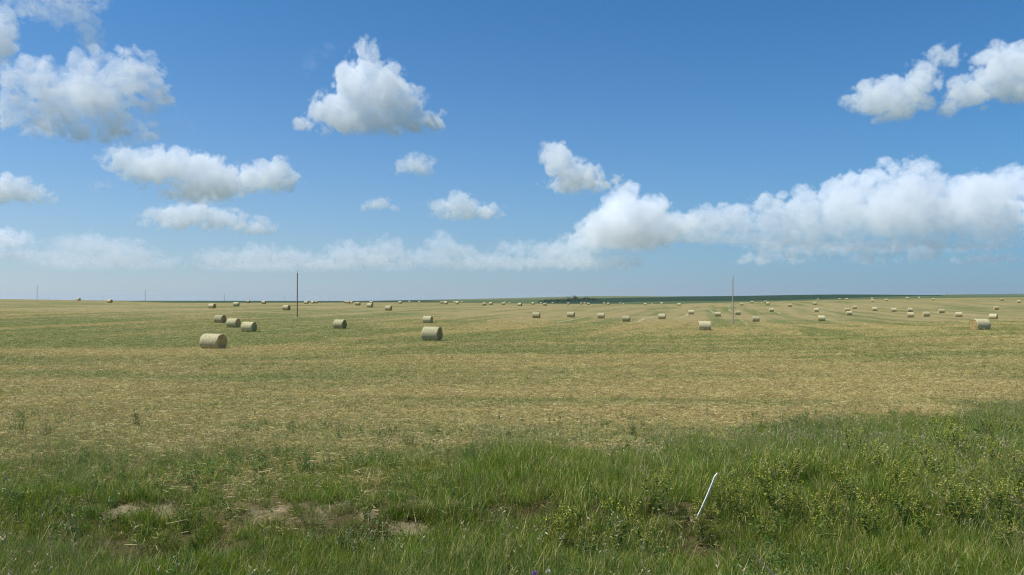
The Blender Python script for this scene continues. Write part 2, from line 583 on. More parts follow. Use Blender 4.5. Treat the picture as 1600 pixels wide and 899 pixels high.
# x, depth, height in the photograph class (n near, m middle, f far), yaw, label key
BALES = '''-118.6 399.1 m -12 backpole;-66.2 245.1 m -17 backpole;-103.1 418.6 m -17 backpole;-106.9 448.4 f -31 backpole;-112.6 480.2 f -1 backpole;-107.9 540.6 f -6 backpole;-92.2 469.9 f -16 backpole;-92.8 481.8 f -8 backpole;-65.6 355.5 m -12 backpole;-51.4 302.2 m -18 backpole;-70.8 420.0 m -7 backpole;-28.1 136.5 n -17 lone_pole;-37.8 255.7 m -16 centre;-66.7 498.5 f -16 edge;-88.3 720.4 f -19 edge;-80.1 721.1 f -11 edge;-43.9 520.9 f -14 edge;-59.4 728.1 f -10 edge;-57.3 719.4 f -18 edge;-36.7 464.5 f -13 edge;-49.4 716.2 f -20 edge;-40.2 610.1 f -8 edge;-31.3 477.2 f -12 edge;-43.4 726.0 f -11 edge;-13.4 406.2 m -11 centre;-11.6 458.7 m -21 centre;-4.8 464.9 f -8 edge;-6.1 726.0 f 1 edge;-1.9 826.8 f -25 edge;-17.3 171.9 n -15 pair_small;-8.1 84.7 n -17 pair_big;3.9 411.2 m -26 centre;13.3 525.9 f -24 edge;28.2 817.3 f -8 edge;17.7 448.8 m -13 centre;34.2 702.6 f -6 edge;38.9 576.6 f -9 edge;49.4 596.4 f -12 edge;59.0 678.0 f -12 edge;51.7 565.1 f -15 edge;73.1 662.1 f -8 edge;69.7 604.2 f -22 edge;94.3 726.0 f -17 edge;120.0 900.0 f -12 edge;6.3 216.4 n -14 row5;16.2 229.6 n -17 row4;24.0 225.2 n -11 row3;27.5 201.0 n -14 row2;85.5 536.2 f -1 edge;151.0 900.0 f -19 edge;116.6 650.4 f -21 edge;99.6 497.8 f -18 edge;131.6 478.3 f -7 edge;166.4 579.1 f -15 edge;176.9 582.2 f -5 edge;152.4 497.8 f -27 edge;40.8 227.3 n -17 row1;60.8 283.4 m -12 pole_trio;64.1 260.4 m -12 pole_trio;76.5 282.9 m -12 pole_trio;61.1 209.3 n -13 midright;28.2 122.3 n -9 square;101.3 326.3 m -6 slope;142.4 428.1 m -7 slope;171.4 472.8 f -24 rise;270.2 737.6 f -13 rise;119.3 327.7 m -5 slope;80.7 218.1 n -10 midright2;292.3 745.8 f -13 rise;295.7 738.0 f -7 rise;134.0 334.4 m 3 slope;114.5 283.7 m -12 slope;154.1 375.6 m -16 slope;328.5 762.2 f -19 rise;238.2 552.2 f -9 rise;148.2 341.4 m -15 slope;257.0 573.3 f -15 rise;148.6 325.3 m -15 slope;378.3 800.2 f -9 rise;318.2 670.8 f -21 rise;371.4 762.2 f -25 rise;290.8 576.4 f -31 rise;311.4 531.3 f -5 rise;283.5 467.4 f -13 rise;198.4 342.5 m -3 slope;154.2 323.6 m -14 slope;119.5 250.6 m -19 slope;128.0 258.3 m -10 slope;155.2 301.9 m -14 slope;134.0 250.6 m -23 slope;125.3 217.5 n -41 behind_golden;55.1 98.4 n 9 golden;-238.9 460.4 m -22 crest;-167.5 347.9 m -22 undercrest;-92.0 256.3 m -20 backpole;-99.3 300.9 m -1 backpole;-157.3 498.3 f -11 backpole;-53.6 153.4 n -18 tri_far;-45.7 137.1 n -14 tri_mid;-38.8 123.3 n -15 tri_near;-27.4 76.7 n -16 alone'''
LABELS = {
    'alone': 'large round straw bale standing alone in front of the close row of three',
    'tri_near': 'shadow-casting bale at the red-brown-pole end of the close row of three',
    'tri_mid': 'middle bale of the close row of three round straw bales',
    'tri_far': 'round straw bale at the back end of the close row of three',
    'pair_big': 'large round straw bale with a dark shaded end and another bale close behind it',
    'pair_small': 'round straw bale standing close behind the large bale with the dark shaded end',
    'lone_pole': 'lone round straw bale on open stubble past the red-brown pole',
    'square': 'round straw bale standing square with a dark underside before the grey pole',
    'golden': 'big round straw bale turned so that its bright golden spiral end shows',
    'behind_golden': 'round straw bale just behind the bale with the golden end',
    'crest': 'round straw bale breaking the skyline on top of the bare rise',
    'undercrest': 'round straw bale just below the skyline of the bare rise, its shaded end showing',
    'row1': 'round straw bale at the grey-pole end of the loose row of five',
    'row2': 'second bale from the grey pole in the loose row of five',
    'row3': 'middle bale of the loose row of five in the open field',
    'row4': 'fourth bale from the grey pole in the loose row of five',
    'row5': 'round straw bale at the end farthest from the grey pole of the row of five',
    'pole_trio': 'small round straw bale among the three standing around the foot of the grey pole',
    'midright': 'round straw bale on striped stubble, next one past the grey pole',
    'midright2': 'lone round straw bale on striped stubble at the foot of the slope',
    'slope': 'small round straw bale on the striped slope past the grey pole',
    'rise': 'tiny round straw bale near the top of the slope past the grey pole',
    'backpole': 'small round straw bale in the stubble behind the red-brown pole',
    'edge': 'tiny pale bale at the far edge of the hayfield below the green hill',
    'centre': 'small round straw bale among the tiny ones at the far side of the field',
}
GROUPS = {**{'row%d' % i: 'loose row of five bales in mid field' for i in range(1, 6)}, 'pole_trio': 'bales around the grey pole', 
          'slope': 'bales on the striped slope', 'rise': 'bales near the top of the slope', 'backpole': 'bales behind the red-brown pole',
          'edge': 'bales at the far edge of the field', 'centre': 'bales at the far side of the field'}
BALE_POS = []
for k, row in enumerate(BALES.split(';')):
    bx_, by_, cls, yaw, key = row.split()
    bx_, by_ = float(bx_), float(by_)
    zz = float(ground_z(bx_, by_)) - 0.03
    if cls == 'f':
        o = obj('round_bale', FARB[k % 3])
        o.location = (bx_, by_, zz)
        o.rotation_euler = (0, 0, rad(float(yaw)))
    else:
        o = empty('round_bale', (bx_, by_, zz), rad(float(yaw)))
        side, e0, e1 = (NEARB if cls == 'n' else MIDB)[k % 4]
        obj('straw_roll', side, o)
        obj('end_face', e0, o)
        obj('end_face', e1, o)
    sx_ = 1 + 0.05 * math.sin(k * 7.3)
    o.scale = (sx_, 1 + 0.03 * math.sin(k * 3.1), 0.985 + 0.045 * math.cos(k * 5.7))
    tag(o, LABELS[key], 'hay bale', GROUPS.get(key, 'round straw bales'))
    BALE_POS.append((bx_, by_))


# ------------------------------------------------------------------ utility poles
def wood_material(name, a, b):
    m_, n, p = material(name)
    tc = n.new('ShaderNodeTexCoord').outputs['Object']
    mp = n.new('ShaderNodeMapping')
    n.put(mp.inputs['Vector'], tc)
    mp.inputs['Scale'].default_value = (9, 9, 0.35)
    g = n.noise(mp.outputs[0], 2.5, 4, 0.7)
    n.put(p.inputs['Base Color'], n.mix(n.ramp(g, 0.3, 0.7), a, b))
    p.inputs['Roughness'].default_value = 0.9
    bp = n.new('ShaderNodeBump')
    bp.inputs['Strength'].default_value = 0.5
    bp.inputs['Distance'].default_value = 0.02
    n.put(bp.inputs['Height'], g)
    n.put(p.inputs['Normal'], bp.outputs[0])
    return m_


M_POLE_RED = wood_material('creosoted_red_brown_wood', (0.27, 0.12, 0.08), (0.42, 0.21, 0.14))
M_POLE_GREY = wood_material('weathered_grey_wood', (0.34, 0.25, 0.20), (0.52, 0.40, 0.33))
M_PORC, _n, _p = material('brown_porcelain')
_p.inputs['Base Color'].default_value = (0.10, 0.07, 0.06, 1)
_p.inputs['Roughness'].default_value = 0.25
M_IRON, _n, _p = material('galvanised_iron')
_p.inputs['Base Color'].default_value = (0.22, 0.22, 0.22, 1)
_p.inputs['Metallic'].default_value = 0.7
_p.inputs['Roughness'].default_value = 0.6


def lathe(name, prof, n, mat, wob=0.0):
    V, F = [], []
    for i, (r, z) in enumerate(prof):
        for j in range(n):
            t = 2 * math.pi * j / n
            k = 1 + wob * math.sin(3 * t + i)
            V.append((r * k * math.cos(t), r * k * math.sin(t), z))
    for i in range(len(prof) - 1):
        for j in range(n):
            k = (j + 1) % n
            F.append((i * n + j, i * n + k, (i + 1) * n + k, (i + 1) * n + j))
    F.append(tuple(range(n))[::-1])
    F.append(tuple((len(prof) - 1) * n + j for j in range(n)))
    return mesh_from(name, V, F, (mat,), smooth=True)


def pole_parts(h, mat):
    shaft = lathe('shaft', [(0.145, -0.6), (0.14, 0.0), (0.132, h * 0.3), (0.12, h * 0.6), (0.108, h - 0.35), (0.105, h - 0.06), (0.065, h)],
                  14, mat, 0.012)
    ins = lathe('insulator', [(0.02, 0.0), (0.075, 0.02), (0.08, 0.07), (0.05, 0.09), (0.06, 0.13), (0.045, 0.19), (0.015, 0.21)], 12, M_PORC)
    pin = lathe('ridge_pin', [(0.025, -0.55), (0.025, 0.0), (0.02, 0.28), (0.02, 0.3)], 8, M_IRON)
    return shaft, pin, ins


POLE_H = 10.2
PP = {'red': pole_parts(POLE_H, M_POLE_RED), 'grey': pole_parts(POLE_H, M_POLE_GREY)}


def utility_pole(x, y, kind, label, group, rz=0.0, sc_=1.0):
    o = empty('utility_pole', (x, y, float(ground_z(x, y)) - 0.02), rz)
    shaft, pin, ins = PP[kind]
    obj('shaft', shaft, o)
    a = obj('ridge_pin', pin, o)
    a.location = (0.135, 0, POLE_H - 0.02)
    b = obj('insulator', ins, a)
    b.location = (0, 0, 0.29)
    o.scale = (1, 1, sc_)
    tag(o, label, 'utility pole', group)
    return o


_d = 192.0
utility_pole((464.5 - 800) / FPX * _d, _d, 'red', 'slender red-brown utility pole without wires in the stubble', 'poles in the hayfield', 0.2)
_d = 188.0
utility_pole((1145 - 800) / FPX * _d, _d, 'grey', 'weathered grey utility pole without wires among the scattered bales', 'poles in the hayfield', 0.1)
for px_, d_ in ((58, 590), (227, 735), (351, 960), (445, 1120), (515, 1600), (570, 1900), (606, 2600), (748, 2200), (160, 1300), (77, 1500)):
    utility_pole((px_ - 800) / FPX * d_, float(d_), 'red', 'distant thin pole of the power line behind the bare rise',
                 'far power line poles', 0.2)
for px_, d_, k_ in ((1480.5, 1350, 'red'), (1520, 2100, 'grey')):
    utility_pole((px_ - 800) / FPX * d_, float(d_), k_, 'distant thin pole standing beyond the slope with the scattered bales', 'far poles beyond the slope', 0.2)


# ------------------------------------------------------------------ far trees
M_BARK = wood_material('tree_bark', (0.05, 0.04, 0.03), (0.10, 0.08, 0.06))
M_LEAFD, _n, _p = material('dark_tree_leaves')
_g = _n.noise(_n.new('ShaderNodeTexCoord').outputs['Object'], 0.7, 3)
_n.put(_p.inputs['Base Color'], _n.mix(_g, (0.018, 0.034, 0.016), (0.04, 0.062, 0.028)))
_p.inputs['Roughness'].default_value = 0.8


def tree_meshes(seed, h, w):
    r_ = np.random.default_rng(seed)
    trunk = lathe('trunk', [(0.22, -0.3), (0.2, 0.3), (0.14, h * 0.45), (0.05, h * 0.85)], 7, M_BARK, 0.05)
    V, F = [], []
    clumps = [(r_.normal(0, w * 0.24), r_.normal(0, w * 0.24), h * (0.3 + 0.62 * r_.random()), w * (0.16 + 0.16 * r_.random())) for _ in range(14)]
    for cx, cy, cz, cr in clumps:
        for _ in range(46):
            v = r_.normal(size=3)
            v /= np.linalg.norm(v)
            p_ = np.array([cx, cy, cz]) + v * cr * (0.55 + 0.5 * r_.random()) * np.array([1, 1, 0.85])
            a = r_.normal(size=3)
            a /= np.linalg.norm(a)
            b = np.cross(a, r_.normal(size=3))
            b /= np.linalg.norm(b)
            s = 0.16 + 0.2 * r_.random()
            o = len(V)
            V += [p_ - a * s, p_ + b * s * 0.6, p_ + a * s, p_ - b * s * 0.6]
            F.append((o, o + 1, o + 2, o + 3))
    return trunk, mesh_from('crown', V, F, (M_LEAFD,))


TREES = [tree_meshes(40 + i, 8.0 + i, 6.0 + 1.5 * (i % 3)) for i in range(5)]
r_ = np.random.default_rng(5)
for i in range(40):
    pxx = 846 + 92 * (i / 39.0) + r_.normal(0, 1.5)
    dd = 1960 + 120 * r_.random() + (pxx - 846) * 5
    hh = np.interp(pxx, [846, 860, 872, 885, 896, 910, 920, 930, 938], [0.6, 0.9, 1.2, 0.9, 1.55, 1.25, 1.5, 1.1, 0.7]) * (0.75 + 0.5 * r_.random())
    X_ = (pxx - 800) / FPX * dd
    o = empty('shelterbelt_tree', (X_, dd, float(ground_z(X_, dd)) - 0.2), r_.random() * 6.3)
    tr, cr = TREES[i % 5]
    obj('trunk', tr, o)
    obj('crown', cr, o)
    o.scale = (hh, hh, hh)
    tag(o, 'small dark tree in the shelterbelt at the foot of the green hill', 'tree', 'trees of the far shelterbelt')


# ------------------------------------------------------------------ grass blades
def blade_material(name, base, mid, tip, tip2, var=0.25, trans=0.35):
    m_ = bpy.data.materials.new(name)
    m_.use_nodes = True
    n = NB(m_.node_tree)
    m_.node_tree.nodes.clear()
    out = n.new('ShaderNodeOutputMaterial')
    tipf = n.attr('tip')
    rnd = n.attr('rnd')
    ir = n.new('ShaderNodeObjectInfo').outputs['Random']
    pos = n.new('ShaderNodeNewGeometry').outputs['Position']
    pat = n.noise(pos, 0.7, 3, 0.6)
    c_tip = n.mix(n.ramp(n.m('ADD', n.m('MULTIPLY', rnd, 0.55), n.m('MULTIPLY', pat, 0.75)), 0.35, 0.95), tip, tip2)
    c = n.mix(n.ramp(tipf, 0.0, 0.35), base, mid)
    c = n.mix(n.ramp(tipf, 0.3, 0.95), c, c_tip)
    hs = n.new('ShaderNodeHueSaturation')
    n.put(hs.inputs['Color'], c)
    n.put(hs.inputs['Value'], n.m('ADD', 1 - var, n.m('MULTIPLY', n.m('ADD', ir, rnd), var)))
    n.put(hs.inputs['Hue'], n.m('MULTIPLY_ADD', ir, 0.03, 0.485))
    d = n.new('ShaderNodeBsdfDiffuse')
    t = n.new('ShaderNodeBsdfTranslucent')
    g = n.new('ShaderNodeBsdfGlossy')
    g.inputs['Roughness'].default_value = 0.45
    g.inputs['Color'].default_value = (0.9, 0.95, 0.9, 1)
    n.put(d.inputs['Color'], hs.outputs[0])
    n.put(t.inputs['Color'], hs.outputs[0])
    mx = n.new('ShaderNodeMixShader')
    mx.inputs[0].default_value = trans
    n.put(mx.inputs[1], d.outputs[0])
    n.put(mx.inputs[2], t.outputs[0])
    mg = n.new('ShaderNodeMixShader')
    mg.inputs[0].default_value = 0.035
    n.put(mg.inputs[1], mx.outputs[0])
    n.put(mg.inputs[2], g.outputs[0])
    n.put(out.inputs['Surface'], mg.outputs[0])
    return m_


M_GRASS = blade_material('green_grass_blade', (0.15, 0.13, 0.03), (0.135, 0.215, 0.014), (0.17, 0.28, 0.017), (0.37, 0.38, 0.037), 0.55, 0.46)
M_GREY = blade_material('bluish_grass_blade', (0.20, 0.175, 0.05), (0.145, 0.22, 0.038), (0.175, 0.27, 0.048), (0.34, 0.34, 0.08), 0.4, 0.43)
M_DRY = blade_material('dry_straw', (0.36, 0.27, 0.10), (0.60, 0.465, 0.18), (0.72, 0.565, 0.225), (0.47, 0.35, 0.13), 0.5, 0.2)
M_WEED = blade_material('broad_weed_leaf', (0.09, 0.13, 0.025), (0.11, 0.18, 0.03), (0.13, 0.21, 0.035), (0.20, 0.24, 0.05), 0.35, 0.35)
M_CLOVER = blade_material('clover_leaf', (0.11, 0.15, 0.025), (0.16, 0.22, 0.03), (0.22, 0.27, 0.035), (0.40, 0.38, 0.045), 0.4, 0.4)
M_STALK = blade_material('bleached_stalk', (0.6, 0.52, 0.34), (0.74, 0.66, 0.46), (0.8, 0.72, 0.52), (0.7, 0.6, 0.4), 0.1, 0.1)
M_STEM = blade_material('weed_stem', (0.14, 0.15, 0.04), (0.17, 0.19, 0.05), (0.20, 0.22, 0.07), (0.24, 0.22, 0.07), 0.2, 0.1)
M_YEL = blade_material('yellow_petal', (0.36, 0.34, 0.03), (0.48, 0.43, 0.035), (0.56, 0.48, 0.05), (0.38, 0.40, 0.05), 0.3, 0.3)
M_SEED = blade_material('seed_head', (0.30, 0.24, 0.10), (0.38, 0.31, 0.14), (0.42, 0.35, 0.17), (0.33, 0.28, 0.13), 0.2, 0.25)


class Strips:
    """collects bent ribbons (blades, stems, leaves) into one mesh"""
    def __init__(self):
        self.v, self.f, self.tip, self.rnd, self.fm = [], [], [], [], []

    def ribbon(self, base, direc, length, width, bend, seg=3, side=None, leaf=False, mi=0, rnd=None, rg=None):
        base = np.array(base, float)
        d = np.array(direc, float)
        d /= np.linalg.norm(d)
        b = np.array(bend, float)
        if side is None:
            s = np.cross(d, rg.normal(size=3))
        else:
            s = np.array(side, float)
        s /= max(np.linalg.norm(s), 1e-6)
        o = len(self.v)
        rv = rg.random() if rnd is None else rnd
        for i in range(seg + 1):
            t = i / seg
            p = base + d * length * t + b * length * t * t
            wd = width * ((math.sin(math.pi * min(t * 0.94 + 0.06, 1.0)) if leaf else (1 - t ** 1.6) * 0.92 + 0.04)) * 0.5
            if i == seg:
                self.v.append(p)
                self.tip.append(1.0)
                self.rnd.append(rv)
            else:
                self.v += [p - s * wd, p + s * wd]
                self.tip += [t, t]
                self.rnd += [rv, rv]
        for i in range(seg - 1):
            a = o + 2 * i
            self.f.append((a, a + 1, a + 3, a + 2))
            self.fm.append(mi)
        a = o + 2 * (seg - 1)
        self.f.append((a, a + 1, a + 2))
        self.fm.append(mi)
        return base + d * length + b * length

    def mesh(self, name, mats):
        return mesh_from(name, self.v, self.f, mats, fmat=self.fm, attrs={'tip': self.tip, 'rnd': self.rnd})


def tuft(seed, n, spread, h0, h1, width, lean, curve, mat, name, seg=3, seeds=0, dry=0.1):
    rg = np.random.default_rng(seed)
    S = Strips()
    for i in range(n):
        a = rg.random() * 6.283
        r0 = spread * math.sqrt(rg.random())
        ld = rg.random() * 6.283
        d = (lean * rg.normal() , lean * rg.normal(), 1.0)
        h = h0 + (h1 - h0) * rg.random() ** 1.3
        bd = (math.cos(ld) * curve * rg.random(), math.sin(ld) * curve * rg.random(), -0.35 * curve * rg.random())
        S.ribbon((r0 * math.cos(a), r0 * math.sin(a), -0.02), d, h, width * (0.7 + 0.6 * rg.random()), bd, seg, mi=2 if rg.random() < dry else 0, rg=rg)
    for i in range(seeds):
        a = rg.random() * 6.283
        r0 = spread * rg.random()
        h = h1 * (1.1 + 0.5 * rg.random())
        base = (r0 * math.cos(a), r0 * math.sin(a), -0.02)
        bd = (rg.normal() * 0.12, rg.normal() * 0.12, -0.03)
        p = S.ribbon(base, (rg.normal() * 0.12, rg.normal() * 0.12, 1), h, width * 0.45, bd, 3, mi=1, rg=rg)
        for k in range(7):
            S.ribbon(p - np.array([0, 0, 0.012 * k]), (rg.normal() * 0.4 + bd[0] * 2, rg.normal() * 0.4 + bd[1] * 2, 0.8), 0.05, 0.011, (0, 0, -0.2), 2, leaf=True, mi=1, rg=rg)
    return S.mesh(name, (mat, M_SEED, M_DRY))


def litter(seed, n_up, n_flat, hmax, mat, name):
    """cut stubble stalks and loose straw lying between them"""
    rg = np.random.default_rng(seed)
    S = Strips()
    for i in range(n_up):
        S.ribbon((rg.normal() * 0.12, rg.normal() * 0.12, -0.01), (rg.normal() * 0.35, rg.normal() * 0.35, 1), hmax * (0.35 + 0.65 * rg.random()), 0.0075,
                 (rg.normal() * 0.2, rg.normal() * 0.2, -0.1), 2, rg=rg)
    for i in range(n_flat):
        a = rg.random() * 6.283
        S.ribbon((rg.normal() * 0.14, rg.normal() * 0.14, 0.012 + 0.05 * rg.random()), (math.cos(a), math.sin(a), rg.normal() * 0.16), 0.06 + 0.13 * rg.random(),
                 0.0075, (rg.normal() * 0.25, rg.normal() * 0.25, -0.05), 2, rg=rg)
    return S.mesh(name, (mat, M_SEED))


def weed_leafy(seed, n, h, name):
    rg = np.random.default_rng(seed)
    S = Strips()
    for i in range(n):
        a = rg.random() * 6.283
        d = np.array([math.cos(a) * 0.5 * rg.random(), math.sin(a) * 0.5 * rg.random(), 1.0])
        L = h * (0.5 + 0.5 * rg.random())
        base = np.array([rg.normal() * 0.05, rg.normal() * 0.05, -0.02])
        S.ribbon(base, d, L, 0.008, (0, 0, 0), 2, mi=1, rg=rg)
        dn = d / np.linalg.norm(d)
        for k in range(16):
            t = 0.15 + 0.85 * rg.random()
            b = rg.random() * 6.283
            S.ribbon(base + dn * L * t, (math.cos(b), math.sin(b), 0.9), 0.03 + 0.035 * rg.random(), 0.012, (0, 0, -0.4), 2, leaf=True, mi=0, rg=rg)
    return S.mesh(name, (M_WEED, M_STEM))


def scatter(name, variants, pts, rots, scales, idx, label, cat=None):
    """one object of ground cover: variants set out on points by geometry nodes"""
    coll = bpy.data.collections.new(name + '_sources')
    for i, me in enumerate(variants):
        coll.objects.link(bpy.data.objects.new('%s_source_%02d' % (name, i), me))
    me = bpy.data.meshes.new(name)
    me.vertices.add(len(pts))
    me.vertices.foreach_set('co', np.asarray(pts, np.float32).ravel())
    a = me.attributes.new('rot', 'FLOAT_VECTOR', 'POINT')
    a.data.foreach_set('vector', np.asarray(rots, np.float32).ravel())
    a = me.attributes.new('scl', 'FLOAT_VECTOR', 'POINT')
    a.data.foreach_set('vector', np.asarray(scales, np.float32).ravel())
    a = me.attributes.new('idx', 'INT', 'POINT')
    a.data.foreach_set('value', np.asarray(idx, np.int32))
    o = obj(name, me)
    ng = bpy.data.node_groups.new(name, 'GeometryNodeTree')
    ng.interface.new_socket('Geometry', in_out='INPUT', socket_type='NodeSocketGeometry')
    ng.interface.new_socket('Geometry', in_out='OUTPUT', socket_type='NodeSocketGeometry')
    N, L = ng.nodes, ng.links.new
    gi, go = N.new('NodeGroupInput'), N.new('NodeGroupOutput')
    ci = N.new('GeometryNodeCollectionInfo')
    ci.inputs['Collection'].default_value = coll
    ci.inputs['Separate Children'].default_value = True
    ci.inputs['Reset Children'].default_value = True
    ip = N.new('GeometryNodeInstanceOnPoints')
    ip.inputs['Pick Instance'].default_value = True

    def att(nm, ty):
        n_ = N.new('GeometryNodeInputNamedAttribute')
        n_.data_type = ty
        n_.inputs[0].default_value = nm
        return [s for s in n_.outputs if s.enabled and s.name == 'Attribute'][0]
    e2r = N.new('FunctionNodeEulerToRotation')
    L(att('rot', 'FLOAT_VECTOR'), e2r.inputs[0])
    L(gi.outputs[0], ip.inputs['Points'])
    L(ci.outputs[0], ip.inputs['Instance'])
    L(att('idx', 'INT'), ip.inputs['Instance Index'])
    L(e2r.outputs[0], ip.inputs['Rotation'])
    L(att('scl', 'FLOAT_VECTOR'), ip.inputs['Scale'])
    L(ip.outputs[0], go.inputs[0])
    md = o.modifiers.new('scatter', 'NODES')
    md.node_group = ng
    tag(o, label, cat, kind='stuff')
    return o


def spots(n, y0, y1, power, prob, margin=2.0, rg=rng):
    """random ground points in the wedge of land in front of the road; power sets how the density falls with depth"""
    out = []
    need = n
    while need > 0:
        k = max(need * 3, 2000)
        q = rg.random(k)
        if abs(power + 1) < 1e-6:
            Y = y0 * (y1 / y0) ** q
        else:
            Y = (y0 ** (power + 1) + q * (y1 ** (power + 1) - y0 ** (power + 1))) ** (1 / (power + 1))
        X = (rg.random(k) * 2 - 1) * (0.64 * Y + margin)
        keep = rg.random(k) < prob(X, Y)
        P = np.stack([X[keep], Y[keep]], 1)
        out.append(P[:need])
        need -= len(P[:need])
    P = np.concatenate(out)
    return P


def field_of(P, variants_n, smin, smax, tilt, rg=rng, sfun=None, wide=None):
    Z = ground_z(P[:, 0], P[:, 1])
    pts = np.stack([P[:, 0], P[:, 1], Z], 1)
    n = len(P)
    rots = np.stack([rg.normal(0, tilt, n), rg.normal(0, tilt, n), rg.random(n) * 6.283], 1)
    s = smin + (smax - smin) * rg.random(n)
    if sfun is not None:
        s = s * sfun(P[:, 0], P[:, 1])
    sw = s if wide is None else s * wide(P[:, 0], P[:, 1])
    sw = sw * (0.85 + 0.3 * rg.random(n))
    return pts, rots, np.stack([sw, sw, s], 1), rg.integers(0, variants_n, n)


GREEN_T = [tuft(100 + i, 26, 0.09 + 0.02 * (i % 3), 0.08, 0.24 + 0.05 * (i % 4), 0.0072, 0.26 + 0.06 * (i % 3), 0.25 + 0.12 * (i % 3), M_GRASS, 'grass_tuft', 3, dry=0.04 + 0.05 * (i % 4)) for i in range(9)]
BLUE_T = [tuft(120 + i, 12, 0.14, 0.12, 0.46, 0.0062, 0.2, 0.45, M_GREY, 'grass_tuft', 3, seeds=1 if i == 0 else 0, dry=0.2) for i in range(6)]
STUB_T = [litter(140 + i, 16, 12, 0.15, M_DRY, 'stubble_tuft') for i in range(6)]
FLAT_T = [litter(150 + i, 3, 22, 0.10, M_DRY, 'straw_litter') for i in range(5)]
SHORT_T = [tuft(160 + i, 16, 0.12, 0.05, 0.19, 0.008, 0.45, 0.8, M_GREY, 'regrowth_tuft', 3) for i in range(5)]
SHORTG_T = [tuft(165 + i, 16, 0.12, 0.05, 0.17, 0.008, 0.45, 0.8, M_GRASS, 'regrowth_tuft', 3) for i in range(3)]
WEED_T = [weed_leafy(170 + i, 5, 0.24, 'leafy_tuft') for i in range(4)]
STALK_T = [tuft(180 + i, 4, 0.10, 0.25, 0.5, 0.006, 0.2, 0.4, M_DRY, 'dry_stalk_tuft', 3, seeds=3) for i in range(4)]


def grow(X, Y):
    return (1 - np.clip(bare(X, Y) * 3.0, 0, 0.9)) * (1 - 0.93 * np.clip(1.6 * hollow(X, Y), 0, 1))


def p_lush(X, Y):
    return np.clip(lush(X, Y) ** 1.3 * grow(X, Y) * (-0.15 + 1.7 * fnoise(X * 1.1, Y * 1.1, 51)), 0, 1)


def stake_gap(X, Y):
    """grass is low and trodden around the white stake"""
    return 1 - 0.6 * np.exp(-((X - 2.05) / 0.3) ** 2) * np.exp(-((Y - 9.3) / 0.75) ** 2)


def hfun(X, Y):
    """tall on the crest of the bank, shorter where it thins out"""
    v = (0.45 + 0.85 * fnoise(X * 1.2, Y * 1.2, 57)) * (0.5 + 0.5 * lush(X, Y)) * (0.8 + 0.4 * np.exp(-((Y - 12.5) / 2.2) ** 2) * sstep(-3, 1, X))
    return v * stake_gap(X, Y)


P = spots(44000, 6.2, 27, 0.4, p_lush)
scatter('roadside_grass', GREEN_T, *field_of(P, 9, 0.75, 1.35, 0.16, sfun=hfun), 'dense tall green grass growing along the ditch')
P = spots(14000, 6.2, 32, 0.6, lambda X, Y: np.clip((0.10 + lush(X, Y) + 0.9 * (1 - sstep(-1, 4, X)) * np.exp(-((Y - 13.5) / 3.5) ** 2)) * grow(X, Y) * sstep(0.42, 0.62, fnoise(X * 0.5, Y * 0.5, 61)), 0, 1))
scatter('seeding_grass', BLUE_T, *field_of(P, 6, 0.75, 1.25, 0.14, sfun=lambda X, Y: (0.5 + 0.45 * lush(X, Y)) * stake_gap(X, Y)), 'thin blue-green grass with a few seed heads mixed into the verge')


def fade(X, Y):
    return 1 - sstep(90, 240, Y)


def p_stub(X, Y):
    return np.clip((1 - 0.95 * lush(X, Y)) * (1 - 0.7 * np.clip(bare(X, Y) * 2, 0, 1)) * (0.4 + 0.8 * fnoise(X * 0.3, Y * 0.5, 71)), 0, 1) * fade(X, Y)


def lod(X, Y):
    return np.interp(Y, [10, 30, 60, 300], [0.8, 1.0, 1.25, 1.5])


def widen(X, Y):
    return np.interp(Y, [10, 40, 100, 300], [1.0, 1.1, 1.6, 2.6])


P = spots(80000, 10.5, 300, -0.25, lambda X, Y: p_stub(X, Y) * (1.0 - 0.6 * green(X, Y)))
scatter('cut_stubble', STUB_T, *field_of(P, 6, 0.6, 1.15, 0.1, sfun=lod, wide=widen), 'short pale cut stubble standing across the hayfield')
P = spots(42000, 9.2, 300, -0.25, lambda X, Y: p_stub(X, Y) * np.clip(1.15 - 1.6 * green(X, Y), 0.02, 1))
scatter('loose_straw', FLAT_T, *field_of(P, 5, 0.8, 1.4, 0.08, sfun=lod, wide=widen), 'loose golden straw lying in bands on the stubble')
P = spots(90000, 10.5, 300, -0.2, lambda X, Y: p_stub(X, Y) * np.clip(1.7 * green(X, Y) - 0.12, 0.08, 1))
_R = []
for (bx_, by_) in BALE_POS:
    if by_ < 160:
        th_ = rng.random(70) * 6.283
        rr_ = 0.75 + 0.7 * rng.random(70)
        _R.append(np.stack([bx_ + rr_ * 1.25 * np.cos(th_), by_ + rr_ * np.sin(th_)], 1))
P = np.concatenate([P] + _R)
scatter('green_regrowth', SHORT_T + SHORTG_T, *field_of(P, 8, 0.6, 1.3, 0.15, sfun=lod, wide=widen), 'green regrowth patches among the stubble')
P = spots(1300, 6.3, 22, 0.3, lambda X, Y: np.clip((0.1 + lush(X, Y)) * grow(X, Y) * sstep(0.45, 0.7, fnoise(X * 0.7, Y * 0.7, 91)), 0, 1))
scatter('low_weeds', WEED_T, *field_of(P, 4, 0.6, 1.2, 0.15, sfun=stake_gap), 'low broad-leaved weeds growing through the grass')
P = spots(330, 7.2, 34, 0.2, lambda X, Y: np.clip(0.15 + 0.8 * (lush(X, Y) > 0.1) * (Y > 9.5) * sstep(0.4, 0.6, fnoise(X * 0.4, Y * 0.4, 95)), 0, 1))
scatter('dry_seed_stalks', STALK_T, *field_of(P, 4, 0.7, 1.2, 0.12, sfun=stake_gap), 'dry tan seed stalks scattered through the verge')


